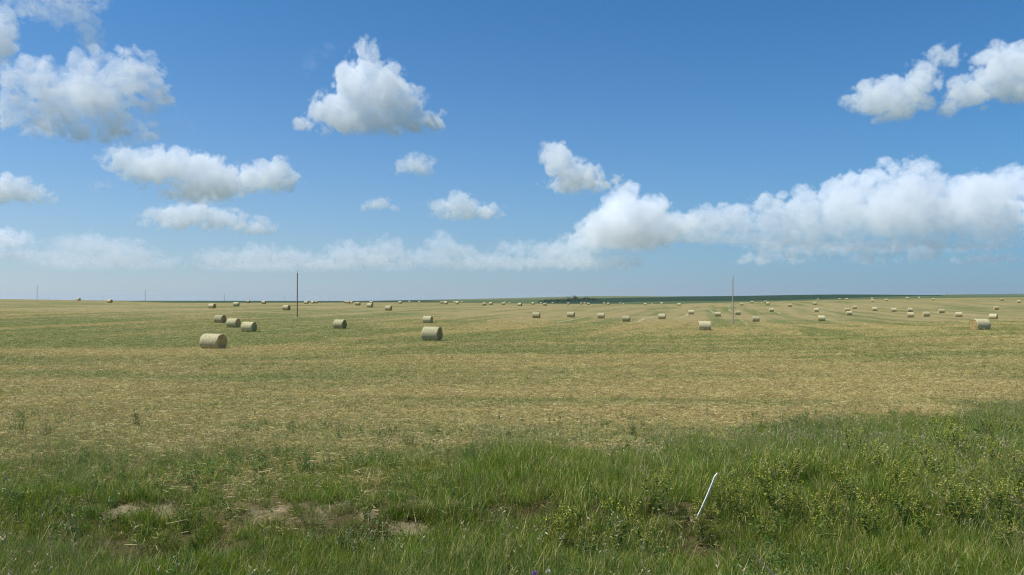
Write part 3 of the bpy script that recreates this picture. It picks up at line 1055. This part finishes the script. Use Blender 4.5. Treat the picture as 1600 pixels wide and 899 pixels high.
def clod(seed):
    rg = np.random.default_rng(seed)
    bm = bmesh.new()
    bmesh.ops.create_icosphere(bm, subdivisions=1, radius=1.0)
    for v in bm.verts:
        v.co *= 0.7 + 0.5 * rg.random()
        v.co.z *= 0.6
    me_ = bpy.data.meshes.new('soil_clod')
    bm.to_mesh(me_)
    bm.free()
    me_.materials.append(M_CLOD)
    return me_


M_CLOD, _n, _p = material('dry_soil_clod')
_g = _n.noise(_n.new('ShaderNodeTexCoord').outputs['Object'], 3.0, 4)
_n.put(_p.inputs['Base Color'], _n.mix(_g, (0.2, 0.15, 0.08), (0.40, 0.32, 0.185)))
_p.inputs['Roughness'].default_value = 1.0
CLOD_T = [clod(300 + i) for i in range(4)]
P = spots(500, 8.8, 12.2, 0.0, lambda X, Y: np.clip(bare(X, Y) * 2.5, 0, 1))
scatter('soil_clods', CLOD_T, *field_of(P, 4, 0.005, 0.018, 0.4), 'crumbled dry soil clods on the washed ditch bank')


# ------------------------------------------------------------------ single plants and things in the verge
def at_px(x, y):
    """ground point seen at a photograph pixel (used once to set out the verge plants)"""
    D = np.linspace(6.5, 60, 3000)
    X = (x - 800) / FPX * D
    py = HZ - (ground_z(X, D) - EYE) / D * FPX
    k = int(np.abs(py - y).argmin())
    return float(X[k]), float(D[k])


def clover_meshes(seed):
    rg = np.random.default_rng(seed)
    St, Lf, Fl = Strips(), Strips(), Strips()
    for i in range(9):
        a = rg.random() * 6.283
        lean = 0.15 + 0.45 * rg.random()
        d = np.array([math.cos(a) * lean, math.sin(a) * lean, 1.0])
        d /= np.linalg.norm(d)
        L = 0.34 + 0.26 * rg.random()
        base = np.array([rg.normal() * 0.04, rg.normal() * 0.04, -0.03])
        St.ribbon(base, d, L, 0.007, (0, 0, 0), 2, rg=rg)
        for k in range(11):
            t = 0.2 + 0.75 * rg.random()
            b = rg.random() * 6.283
            p0 = base + d * L * t
            for q in (-0.5, 0.0, 0.5):
                Lf.ribbon(p0, (math.cos(b + q), math.sin(b + q), 0.45), 0.03 + 0.022 * rg.random(), 0.017, (0, 0, -0.3), 2, leaf=True, rg=rg)
        tops = [(base + d * L * (0.8 + 0.2 * rg.random()), rg.random() * 6.283) for _ in range(3)]
        for p0, b in tops:
            rd = np.array([math.cos(b) * 0.5, math.sin(b) * 0.5, 1.0])
            rl = 0.06 + 0.06 * rg.random()
            St.ribbon(p0, rd, rl, 0.004, (0, 0, 0), 2, rg=rg)
            for k in range(7):
                c = rg.random() * 6.283
                Fl.ribbon(p0 + rd / np.linalg.norm(rd) * rl * (0.25 + 0.75 * rg.random()), (math.cos(c), math.sin(c), 0.1), 0.016, 0.011, (0, 0, -0.4), 2, leaf=True, rg=rg)
    return St.mesh('stem', (M_STEM,)), Lf.mesh('leaves', (M_CLOVER,)), Fl.mesh('flowers', (M_YEL,))


CLOVER = [clover_meshes(200 + i) for i in range(5)]
rq = np.random.default_rng(77)
CL = [(1130, 800), (1165, 790), (1208, 780), (1216, 805), (1190, 850), (1250, 815), (1108, 850), (1300, 815), (1338, 780), (1378, 752), (1420, 735), (1458, 748), (1500, 712),
      (1530, 772), (1560, 815), (1588, 752), (1480, 815), (1410, 822), (1350, 845), (1562, 868), (1262, 752), (1020, 805), (918, 880), (952, 862), (1012, 862), (1450, 690), (1540, 690),
      (1585, 690), (1330, 720), (1400, 775), (1445, 770), (1470, 720), (1520, 735), (1575, 780), (1550, 735), (1590, 830), (1490, 770), (1440, 850), (1330, 800), (1235, 770), (1280, 850), (870, 860), (1180, 770), (1150, 830), (1510, 840)]
for i, (x_, y_) in enumerate(CL):
    X_, Y_ = at_px(x_ + rq.normal(0, 5), y_ + rq.normal(0, 4))
    o = empty('yellow_flowering_weed', (X_, Y_, float(ground_z(X_, Y_))), rq.random() * 6.3)
    for nm, me in zip(('stem', 'leaves', 'flowers'), CLOVER[i % 5]):
        obj(nm, me, o)
    s_ = 0.8 + 0.45 * rq.random()
    o.scale = (s_, s_, s_)
    tag(o, 'bushy green weed dotted with small yellow flowers in the roadside grass', 'plant', 'yellow flowering weeds in the verge')

BUSH = [weed_leafy(230 + i, 16, 0.5, 'leaves') for i in range(3)]
for i, (x_, y_, s_) in enumerate([(215, 668, 1.0), (32, 676, 1.1), (76, 684, 0.9), (990, 682, 0.95), (640, 700, 0.8), (478, 740, 1.2), (1528, 690, 1.3), (735, 716, 0.9), (1475, 704, 1.0),
                                  (130, 730, 0.8)]):
    X_, Y_ = at_px(x_, y_)
    o = obj('leafy_weed', BUSH[i % 3])
    o.location = (X_, Y_, float(ground_z(X_, Y_)))
    o.rotation_euler = (0, 0, rq.random() * 6.3)
    o.scale = (s_, s_, s_)
    tag(o, 'upright dark green leafy weed rising above the thin grass at the field edge', 'plant', 'leafy weeds at the field edge')

# white stake leaning in the grass
M_WHITE, _n, _p = material('flaking_white_paint')
_tc = _n.new('ShaderNodeTexCoord').outputs['Object']
_a = _n.noise(_tc, 14.0, 4, 0.7)
_n.put(_p.inputs['Base Color'], _n.mix(_n.ramp(_a, 0.58, 0.70), (0.78, 0.74, 0.62), (0.32, 0.25, 0.16)))
_p.inputs['Roughness'].default_value = 0.6


def stake():
    bm = bmesh.new()
    n, L = 14, 0.76
    rings = []
    for i in range(n):
        t = i / (n - 1)
        wdt, th = 0.0098 * (1 - 0.12 * t), 0.008
        cx = 0.012 * math.sin(t * 3.0)
        z = t * L
        pts = [(-wdt, -th), (-wdt * 0.8, -th * 1.25), (wdt * 0.8, -th * 1.25), (wdt, -th), (wdt, th), (wdt * 0.8, th * 1.25), (-wdt * 0.8, th * 1.25), (-wdt, th)]
        jag = 0.03 if i == n - 1 else 0.0
        rings.append([bm.verts.new((cx + a, b, z + jag * (1 if a > 0 else -0.6))) for a, b in pts])
    for r0, r1 in zip(rings, rings[1:]):
        for j in range(8):
            bm.faces.new((r0[j], r0[(j + 1) % 8], r1[(j + 1) % 8], r1[j]))
    bm.faces.new(rings[0][::-1])
    bm.faces.new(rings[-1])
    me = bpy.data.meshes.new('white_stake')
    bm.to_mesh(me)
    bm.free()
    me.materials.append(M_WHITE)
    return me


_Y = 9.9
_X = (1083 - 800) / FPX * _Y
o = obj('white_stake', stake())
o.location = (_X - 0.055, _Y, EYE - 330 / FPX * _Y - 0.26)
o.rotation_euler = (rad(6), rad(23), rad(8))
tag(o, 'thin white weathered stake leaning in the roadside grass', 'stake')

# pale fallen stalk
S = Strips()
_rg = np.random.default_rng(3)
S.ribbon((0.30, 0, -0.27), (-0.74, 0.0, 0.67), 0.76, 0.024, (0.04, 0, 0.03), 4, side=(0.67, 0.0, 0.74), rg=_rg)
S.ribbon((-0.05, 0, 0.05), (-0.3, -0.3, 0.5), 0.16, 0.008, (0.1, 0, 0), 3, side=(0.5, -0.5, 0.6), rg=_rg)
for sd_ in ((0.0, 1.0, 0.0), (0.5, 0.6, 0.55), (-0.5, 0.6, -0.55)):
    S.ribbon((0.30, 0, -0.27), (-0.74, 0.0, 0.67), 0.76, 0.02, (0.04, 0, 0.03), 4, side=sd_, rg=_rg)
o = obj('dead_stalk', S.mesh('dead_stalk', (M_STALK,)))
o.location = ((1203 - 800) / FPX * 7.0, 7.0, EYE - 428 / FPX * 7.0)
tag(o, 'pale dry dead stalk slanting out of the green grass', 'stalk')


def flower_head(name, mat, label, X_, Y_, z_, r0):
    rg = np.random.default_rng(int(X_ * 1000))
    root = empty(name, (X_, Y_, float(ground_z(X_, Y_)) - 0.02))
    hgt = z_ - root.location.z
    S_ = Strips()
    for k in range(3):
        S_.ribbon((0, 0, 0), (0, 0, 1), hgt, 0.008, (0, 0, 0), 3, side=(math.cos(k * 1.05), math.sin(k * 1.05), 0), rg=rg)
    for k in range(12):
        b = rg.random() * 6.283
        S_.ribbon((0, 0, hgt * (0.2 + 0.6 * rg.random())), (math.cos(b), math.sin(b), 0.5), 0.10, 0.022, (0, 0, -0.6), 3, leaf=True, rg=rg)
    obj('stem', S_.mesh('stem', (M_WEED,)), root)
    H = Strips()
    for k in range(120):
        v = rg.normal(size=3)
        v[2] = abs(v[2]) * 1.1 - 0.25
        v /= np.linalg.norm(v)
        H.ribbon((0, 0, hgt), v, r0 * (0.8 + 0.3 * rg.random()), r0 * 0.3, (0, 0, 0.1), 2, leaf=True, rg=rg)
    obj('flower_head', H.mesh('flower_head', (mat,)), root)
    tag(root, label, 'flower')


M_PUR = blade_material('purple_thistle_floret', (0.25, 0.14, 0.30), (0.36, 0.20, 0.42), (0.45, 0.27, 0.52), (0.38, 0.22, 0.46), 0.15, 0.3)
M_CREAM = blade_material('cream_floret', (0.5, 0.42, 0.34), (0.62, 0.54, 0.46), (0.72, 0.66, 0.58), (0.6, 0.5, 0.44), 0.15, 0.3)
flower_head('thistle', M_PUR, 'purple thistle head poking out of the grass', (835 - 800) / FPX * 7.1, 7.1, EYE - 427 / FPX * 7.1, 0.03)
flower_head('pale_flower', M_CREAM, 'cream pink flower head beside the purple thistle', (856 - 800) / FPX * 7.15, 7.15, EYE - 424 / FPX * 7.15, 0.026)


# ------------------------------------------------------------------ clouds: real volumes at their distance
def cloud_material(name, colour):
    m_ = bpy.data.materials.new(name)
    m_.use_nodes = True
    n_ = NB(m_.node_tree)
    m_.node_tree.nodes.clear()
    o_ = n_.new('ShaderNodeOutputMaterial')
    v_ = n_.new('ShaderNodeVolumeScatter')
    v_.inputs['Color'].default_value = colour
    v_.inputs['Anisotropy'].default_value = 0.0
    n_.put(v_.inputs['Density'], n_.new('ShaderNodeAttribute', attribute_name='density').outputs['Fac'])
    n_.put(o_.inputs['Volume'], v_.outputs[0])
    return m_


M_CLOUD = cloud_material('cloud_droplets', (0.995, 0.996, 1, 1))
M_FARCLOUD = cloud_material('far_cloud_haze_tint', (0.98, 0.99, 1, 1))  # bluish colour stands in for haze in front of the distant clouds
crng = np.random.default_rng(11)


def _perlin_mats(n, k, off):
    x = np.linspace(0, k, n, endpoint=False) + off
    i = np.floor(x).astype(int)
    f = x - i
    s = f * f * f * (f * (f * 6 - 15) + 10)
    Wm = np.zeros((n, k + 3), np.float32)
    Gm = np.zeros((n, k + 3), np.float32)
    r = np.arange(n)
    Wm[r, i] = 1 - s
    Wm[r, i + 1] = s
    Gm[r, i] = (1 - s) * f
    Gm[r, i + 1] = s * (f - 1)
    return Wm, Gm


def perlin3(shape, size, scale):
    ks = [max(1, int(math.ceil(s / scale))) for s in size]
    mats = []
    for n, k, s in zip(shape, ks, size):
        x = np.linspace(0, s / scale, n) + crng.random()
        i = np.floor(x).astype(int)
        f = x - i
        t = f * f * f * (f * (f * 6 - 15) + 10)
        kk = i.max() + 2
        Wm = np.zeros((n, kk), np.float32)
        Gm = np.zeros((n, kk), np.float32)
        r = np.arange(n)
        Wm[r, i] = 1 - t
        Wm[r, i + 1] = t
        Gm[r, i] = (1 - t) * f
        Gm[r, i + 1] = t * (f - 1)
        mats.append((Wm, Gm))
    dims = [mm[0].shape[1] for mm in mats]
    out = np.zeros(shape, np.float32)
    g = crng.normal(size=[3] + dims).astype(np.float32)
    g /= np.sqrt((g ** 2).sum(0))[None]
    for ax in range(3):
        M0, M1, M2 = [mats[k][1 if k == ax else 0] for k in range(3)]
        t = np.tensordot(M0, g[ax], (1, 0))
        t = np.matmul(M1[None], t)
        t = np.matmul(t, M2.T)
        out += t
    return out * 1.6


def cloud(label, blobs, base, D, dens=1.0, amp=0.55, scale=34.0, edge=5.0, vox=1.55, wisp=0.0, depth=0.9, octaves=5, flat=9.0, foot=0.5):
    """blobs are (x, y, rx, ry) outlines set at distance D; they get real depth and billows"""
    px = D / FPX
    bl = np.array(blobs, float)
    pad = 20
    x0, x1 = (bl[:, 0] - bl[:, 2]).min() - pad, (bl[:, 0] + bl[:, 2]).max() + pad
    y0, y1 = (bl[:, 1] - bl[:, 3]).min() - pad, min((bl[:, 1] + bl[:, 3]).max() + pad, base + 6)
    rd = np.sqrt(bl[:, 2] * bl[:, 3]) * depth
    jit = crng.normal(0, 0.6, len(bl)) * rd
    d0, d1 = (jit - rd).min() - pad, (jit + rd).max() + pad
    lo = np.array([(x0 - 800), d0, (HZ - y1)])
    hi = np.array([(x1 - 800), d1, (HZ - y0)])
    size = hi - lo
    shp = [int(s / v) + 2 for s, v in zip(size, (vox, vox * 1.6, vox))]
    ax = [np.linspace(a, b, n, dtype=np.float32) for a, b, n in zip(lo, hi, shp)]
    GX, GY, GZ = ax[0][:, None, None], ax[1][None, :, None], ax[2][None, None, :]
    s = np.full(shp, -60.0, np.float32)
    for (bx0, by0, rx, ry), r_d, j in zip(blobs, rd, jit):
        q = np.sqrt(((GX - (bx0 - 800)) / rx) ** 2 + ((GY - j) / r_d) ** 2 + ((GZ - (HZ - by0)) / ry) ** 2)
        s = np.maximum(s, (1 - q) * min(rx, ry, r_d))
    f = np.zeros(shp, np.float32)
    a = 1.0
    for k in range(octaves):
        nz = perlin3(shp, size, scale / 2 ** k)
        f += a * ((np.abs(nz) * 2.0 - 0.42) if k < 4 else nz)
        a *= 0.60
    f = s - 1.0 + amp * scale * f * 0.8 * np.clip(1.25 + s / 20.0, 0, 1)
    d = np.clip(f / edge, 0, 1) ** 1.3 * (0.13 + 0.87 * np.exp(-np.clip(f, 0, 99) / 11.0))
    if wisp > 0:
        big = perlin3(shp, size, scale * 1.5) * 0.6 + perlin3(shp, size, scale * 0.6) * 0.45
        d *= np.clip(1 - wisp + big * 1.6 + 0.25, 0, 1)
    for g_, l_, h_ in ((GX, lo[0], hi[0]), (GY, lo[1], hi[1]), (GZ, -1e9, hi[2])):
        d = d * np.clip(np.minimum(g_ - l_, h_ - g_) / 8.0, 0, 1)
    d = d * np.clip((GZ - (HZ - base)) / flat + foot, 0, 1)
    d = (d * 0.09 * dens / px).astype(np.float32)         # extinction per metre
    me = bpy.data.meshes.new('cloud')
    me.vertices.add(d.size)
    at_ = me.attributes.new('d', 'FLOAT', 'POINT')
    at_.data.foreach_set('value', np.ascontiguousarray(d.transpose(2, 1, 0)).ravel())
    o = obj('cloud', me)
    ng = bpy.data.node_groups.new('cloud', 'GeometryNodeTree')
    ng.interface.new_socket('Geometry', in_out='INPUT', socket_type='NodeSocketGeometry')
    ng.interface.new_socket('Geometry', in_out='OUTPUT', socket_type='NodeSocketGeometry')
    N, L = ng.nodes, ng.links.new
    gi, go, vc = N.new('NodeGroupInput'), N.new('NodeGroupOutput'), N.new('GeometryNodeVolumeCube')
    mn = lo * px + np.array([0, D, EYE])
    mx = hi * px + np.array([0, D, EYE])
    vc.inputs['Min'].default_value = mn
    vc.inputs['Max'].default_value = mx
    for k, nm in zip(shp, 'XYZ'):
        vc.inputs['Resolution ' + nm].default_value = k
    sx = N.new('ShaderNodeSeparateXYZ')
    L(N.new('GeometryNodeInputPosition').outputs[0], sx.inputs[0])

    def mm(op, a_, b_=None):
        n_ = N.new('ShaderNodeMath')
        n_.operation = op
        for i_, v_ in enumerate((a_, b_)):
            if v_ is None:
                continue
            if hasattr(v_, 'links'):
                L(v_, n_.inputs[i_])
            else:
                n_.inputs[i_].default_value = float(v_)
        return n_.outputs[0]
    ii = [mm('ROUND', mm('DIVIDE', mm('SUBTRACT', sx.outputs[k], mn[k]), (mx[k] - mn[k]) / (shp[k] - 1))) for k in range(3)]
    fi = mm('ADD', mm('MULTIPLY', mm('ADD', mm('MULTIPLY', ii[2], shp[1]), ii[1]), shp[0]), ii[0])
    na = N.new('GeometryNodeInputNamedAttribute')
    na.data_type = 'FLOAT'
    na.inputs[0].default_value = 'd'
    si = N.new('GeometryNodeSampleIndex')
    si.data_type = 'FLOAT'
    si.domain = 'POINT'
    L(gi.outputs[0], si.inputs['Geometry'])
    L([q for q in na.outputs if q.enabled and q.name == 'Attribute'][0], si.inputs['Value'])
    L(fi, si.inputs['Index'])
    L(si.outputs[0], vc.inputs['Density'])
    sm = N.new('GeometryNodeSetMaterial')
    sm.inputs['Material'].default_value = M_FARCLOUD if D > 20000 else M_CLOUD
    L(vc.outputs[0], sm.inputs[0])
    L(sm.outputs[0], go.inputs[0])
    md = o.modifiers.new('volume', 'NODES')
    md.node_group = ng
    tag(o, label, kind='structure')
    return o


def alt(y, h=1500.0):
    return h * FPX / (HZ - y)


cloud('tall white cumulus with a pointed top', [(570, 94, 18, 26), (546, 122, 24, 26), (600, 122, 26, 30), (576, 148, 50, 42), (524, 165, 32, 22), (630, 163, 32, 26), (500, 188, 24, 12),
      (560, 186, 66, 20), (628, 187, 48, 15), (662, 192, 20, 7)], 208, alt(208), amp=0.7, scale=38)
cloud('wisp beside the tall cumulus', [(486, 100, 9, 16), (500, 76, 16, 9)], 130, alt(208), dens=0.1, amp=0.8, scale=18, wisp=0.6)
cloud('puff beside the tall cumulus', [(663, 155, 8, 8)], 170, alt(208), dens=0.5, amp=0.5, scale=14)
cloud('broad ragged cloud', [(55, 125, 44, 26), (105, 155, 58, 34), (150, 108, 34, 26), (212, 120, 36, 34), (175, 160, 42, 26), (243, 150, 20, 20), (70, 188, 44, 18), (185, 198, 40, 18),
      (28, 160, 24, 24), (110, 198, 40, 12)], 222, alt(222), amp=0.85, scale=34, dens=1.0, wisp=0.5)
cloud('thin trailing shreds', [(235, 190, 40, 16), (280, 200, 22, 14), (205, 215, 26, 12), (165, 222, 30, 12), (140, 208, 26, 12)], 232, alt(222), amp=0.8, scale=24, dens=0.12, wisp=0.6)
cloud('cloud shred at the upper left', [(12, 58, 28, 32), (-20, 60, 40, 40)], 100, 7000, amp=0.6, scale=30, dens=0.7, wisp=0.2)
cloud('thin wispy shreds', [(70, 12, 40, 16), (110, 20, 34, 20), (132, 48, 18, 26), (30, 8, 30, 10), (90, -10, 60, 18)], 80, 6500, amp=0.8, scale=26, dens=0.4, wisp=0.45)
cloud('long drifting cumulus', [(190, 245, 34, 18), (225, 262, 42, 24), (260, 260, 36, 26), (310, 268, 48, 28), (345, 288, 52, 22), (300, 300, 50, 14), (400, 276, 44, 20), (432, 270, 26, 18),
      (445, 284, 18, 10)], 314, alt(314), amp=0.6, scale=28)
cloud('flat cumulus', [(260, 338, 32, 16), (300, 334, 40, 18), (340, 342, 40, 14), (375, 354, 30, 8), (405, 356, 22, 13), (290, 346, 50, 8)], 366, alt(366), amp=0.6, scale=22)
cloud('small cumulus at the left', [(18, 296, 34, 20), (45, 304, 26, 13), (-10, 300, 30, 20), (64, 312, 16, 6)], 318, alt(318), amp=0.55, scale=22)
cloud('small puff', [(152, 290, 15, 7)], 300, alt(300), amp=0.6, scale=14, dens=0.4)
cloud('small cumulus', [(645, 256, 24, 14), (660, 262, 16, 12), (630, 262, 14, 9)], 277, alt(277), amp=0.6, scale=20, dens=0.8)
cloud('little heap cloud', [(595, 318, 16, 11), (585, 324, 16, 7), (612, 325, 10, 6)], 331, alt(331), amp=0.5, scale=14)
cloud('low cumulus heap', [(716, 318, 24, 18), (740, 328, 28, 12), (765, 330, 18, 10), (690, 324, 20, 10), (720, 334, 34, 9), (680, 318, 14, 7)], 344, alt(344), amp=0.55, scale=18)
cloud('upright ragged cumulus', [(868, 240, 22, 20), (876, 262, 24, 26), (900, 276, 34, 20), (935, 286, 30, 11), (885, 285, 28, 13)], 299, alt(299), amp=0.6, scale=24)
cloud('faint shreds', [(913, 211, 15, 8), (917, 238, 13, 10), (945, 250, 9, 8)], 262, alt(299), amp=0.8, scale=14, dens=0.09, wisp=0.5)
cloud('tilted cumulus', [(1400, 150, 56, 28), (1360, 158, 34, 18), (1428, 134, 26, 20), (1478, 88, 22, 14), (1452, 108, 22, 20), (1462, 96, 18, 14), (1395, 170, 40, 14)], 186, alt(186), amp=0.55, scale=32, dens=0.85, flat=16)
cloud('tilted cumulus running out of view', [(1508, 146, 28, 24), (1548, 128, 36, 28), (1580, 105, 50, 34), (1560, 90, 28, 16), (1620, 110, 50, 40), (1490, 165, 20, 14), (1590, 135, 50, 26)], 182, alt(182), amp=0.55, scale=32,
      dens=0.85, flat=16)
cloud('towering cumulus bank', [(980, 308, 20, 18), (975, 335, 38, 30), (1010, 335, 34, 24), (950, 360, 44, 24), (1000, 366, 60, 22), (1050, 350, 34, 14), (925, 378, 34, 10)], 388, alt(392), amp=0.6, scale=24, depth=1.6, flat=30)
cloud('long cumulus bank along the horizon', [(1080, 362, 36, 20), (1110, 345, 24, 22), (1150, 350, 36, 28), (1188, 332, 20, 20), (1225, 345, 36, 34), (1262, 328, 30, 30), (1300, 332, 34, 36),
      (1340, 306, 36, 36), (1378, 286, 28, 26), (1393, 276, 20, 16), (1425, 274, 22, 18), (1440, 302, 34, 32), (1400, 322, 50, 40), (1480, 304, 32, 28), (1518, 312, 32, 34), (1560, 300, 38, 30),
      (1600, 290, 40, 30), (1545, 345, 60, 28), (1460, 346, 60, 28), (1350, 352, 70, 26), (1250, 362, 80, 20), (1160, 370, 70, 14), (1640, 330, 60, 44)], 388, alt(390), amp=0.95, scale=34, depth=1.0, vox=1.6, flat=85, foot=0.2, dens=0.85)
for lb, bl_, bs, dn in (
        ('hazy cloud bank low over the horizon', [(150, 385, 40, 16), (185, 392, 50, 16), (110, 404, 46, 12), (225, 404, 40, 14), (160, 410, 90, 10)], 420, 0.10),
        ('hazy cloud bank low over the horizon', [(0, 373, 36, 13), (20, 376, 22, 9), (10, 398, 30, 6)], 404, 0.22),
        ('hazy cloud bank low over the horizon', [(350, 405, 34, 12), (405, 400, 34, 16), (450, 402, 34, 14), (490, 410, 40, 10), (540, 396, 34, 18), (605, 392, 30, 18), (570, 406, 60, 12), (440, 414, 120, 8)], 420, 0.12),
        ('hazy cloud bank low over the horizon', [(690, 386, 24, 20), (720, 396, 30, 14), (670, 402, 40, 12), (805, 390, 30, 11), (850, 396, 40, 14), (890, 392, 40, 18), (760, 410, 110, 10), (900, 410, 90, 12)], 424, 0.10),
        ('faint shreds under the cloud bank', [(1210, 402, 30, 6), (1260, 398, 26, 5), (1365, 402, 22, 7), (1440, 398, 20, 7), (1548, 380, 16, 8), (1545, 404, 34, 6), (1360, 386, 120, 5)], 414, 0.16)):
    cloud(lb, bl_, bs, 26000, dens=dn * 4.0, amp=0.75, scale=20, wisp=0.35, depth=1.4, vox=1.7)

# ------------------------------------------------------------------ haze in the air over the land
M_HAZE = bpy.data.materials.new('pale_air')
M_HAZE.use_nodes = True
_n = NB(M_HAZE.node_tree)
M_HAZE.node_tree.nodes.clear()
_o = _n.new('ShaderNodeOutputMaterial')
_v = _n.new('ShaderNodeVolumePrincipled')
_v.inputs['Color'].default_value = (0.72, 0.84, 0.97, 1)
_v.inputs['Density'].default_value = 0.00002
_v.inputs['Anisotropy'].default_value = 0.2
_n.put(_o.inputs['Volume'], _v.outputs[0])
if USE_HAZE:
    zlo, zhi = float(ground.bound_box[0][2]) - 2.0, max(v[2] for v in ground.bound_box) + 12.0
    bm = bmesh.new()
    bmesh.ops.create_cube(bm, size=1.0)
    for v in bm.verts:
        v.co = ((v.co.x) * 62000, (v.co.y) * 62000, zlo if v.co.z < 0 else zhi)
    me = bpy.data.meshes.new('haze')
    bm.to_mesh(me)
    bm.free()
    me.materials.append(M_HAZE)
    tag(obj('haze', me), 'thin pale haze in the air over the land', kind='stuff')
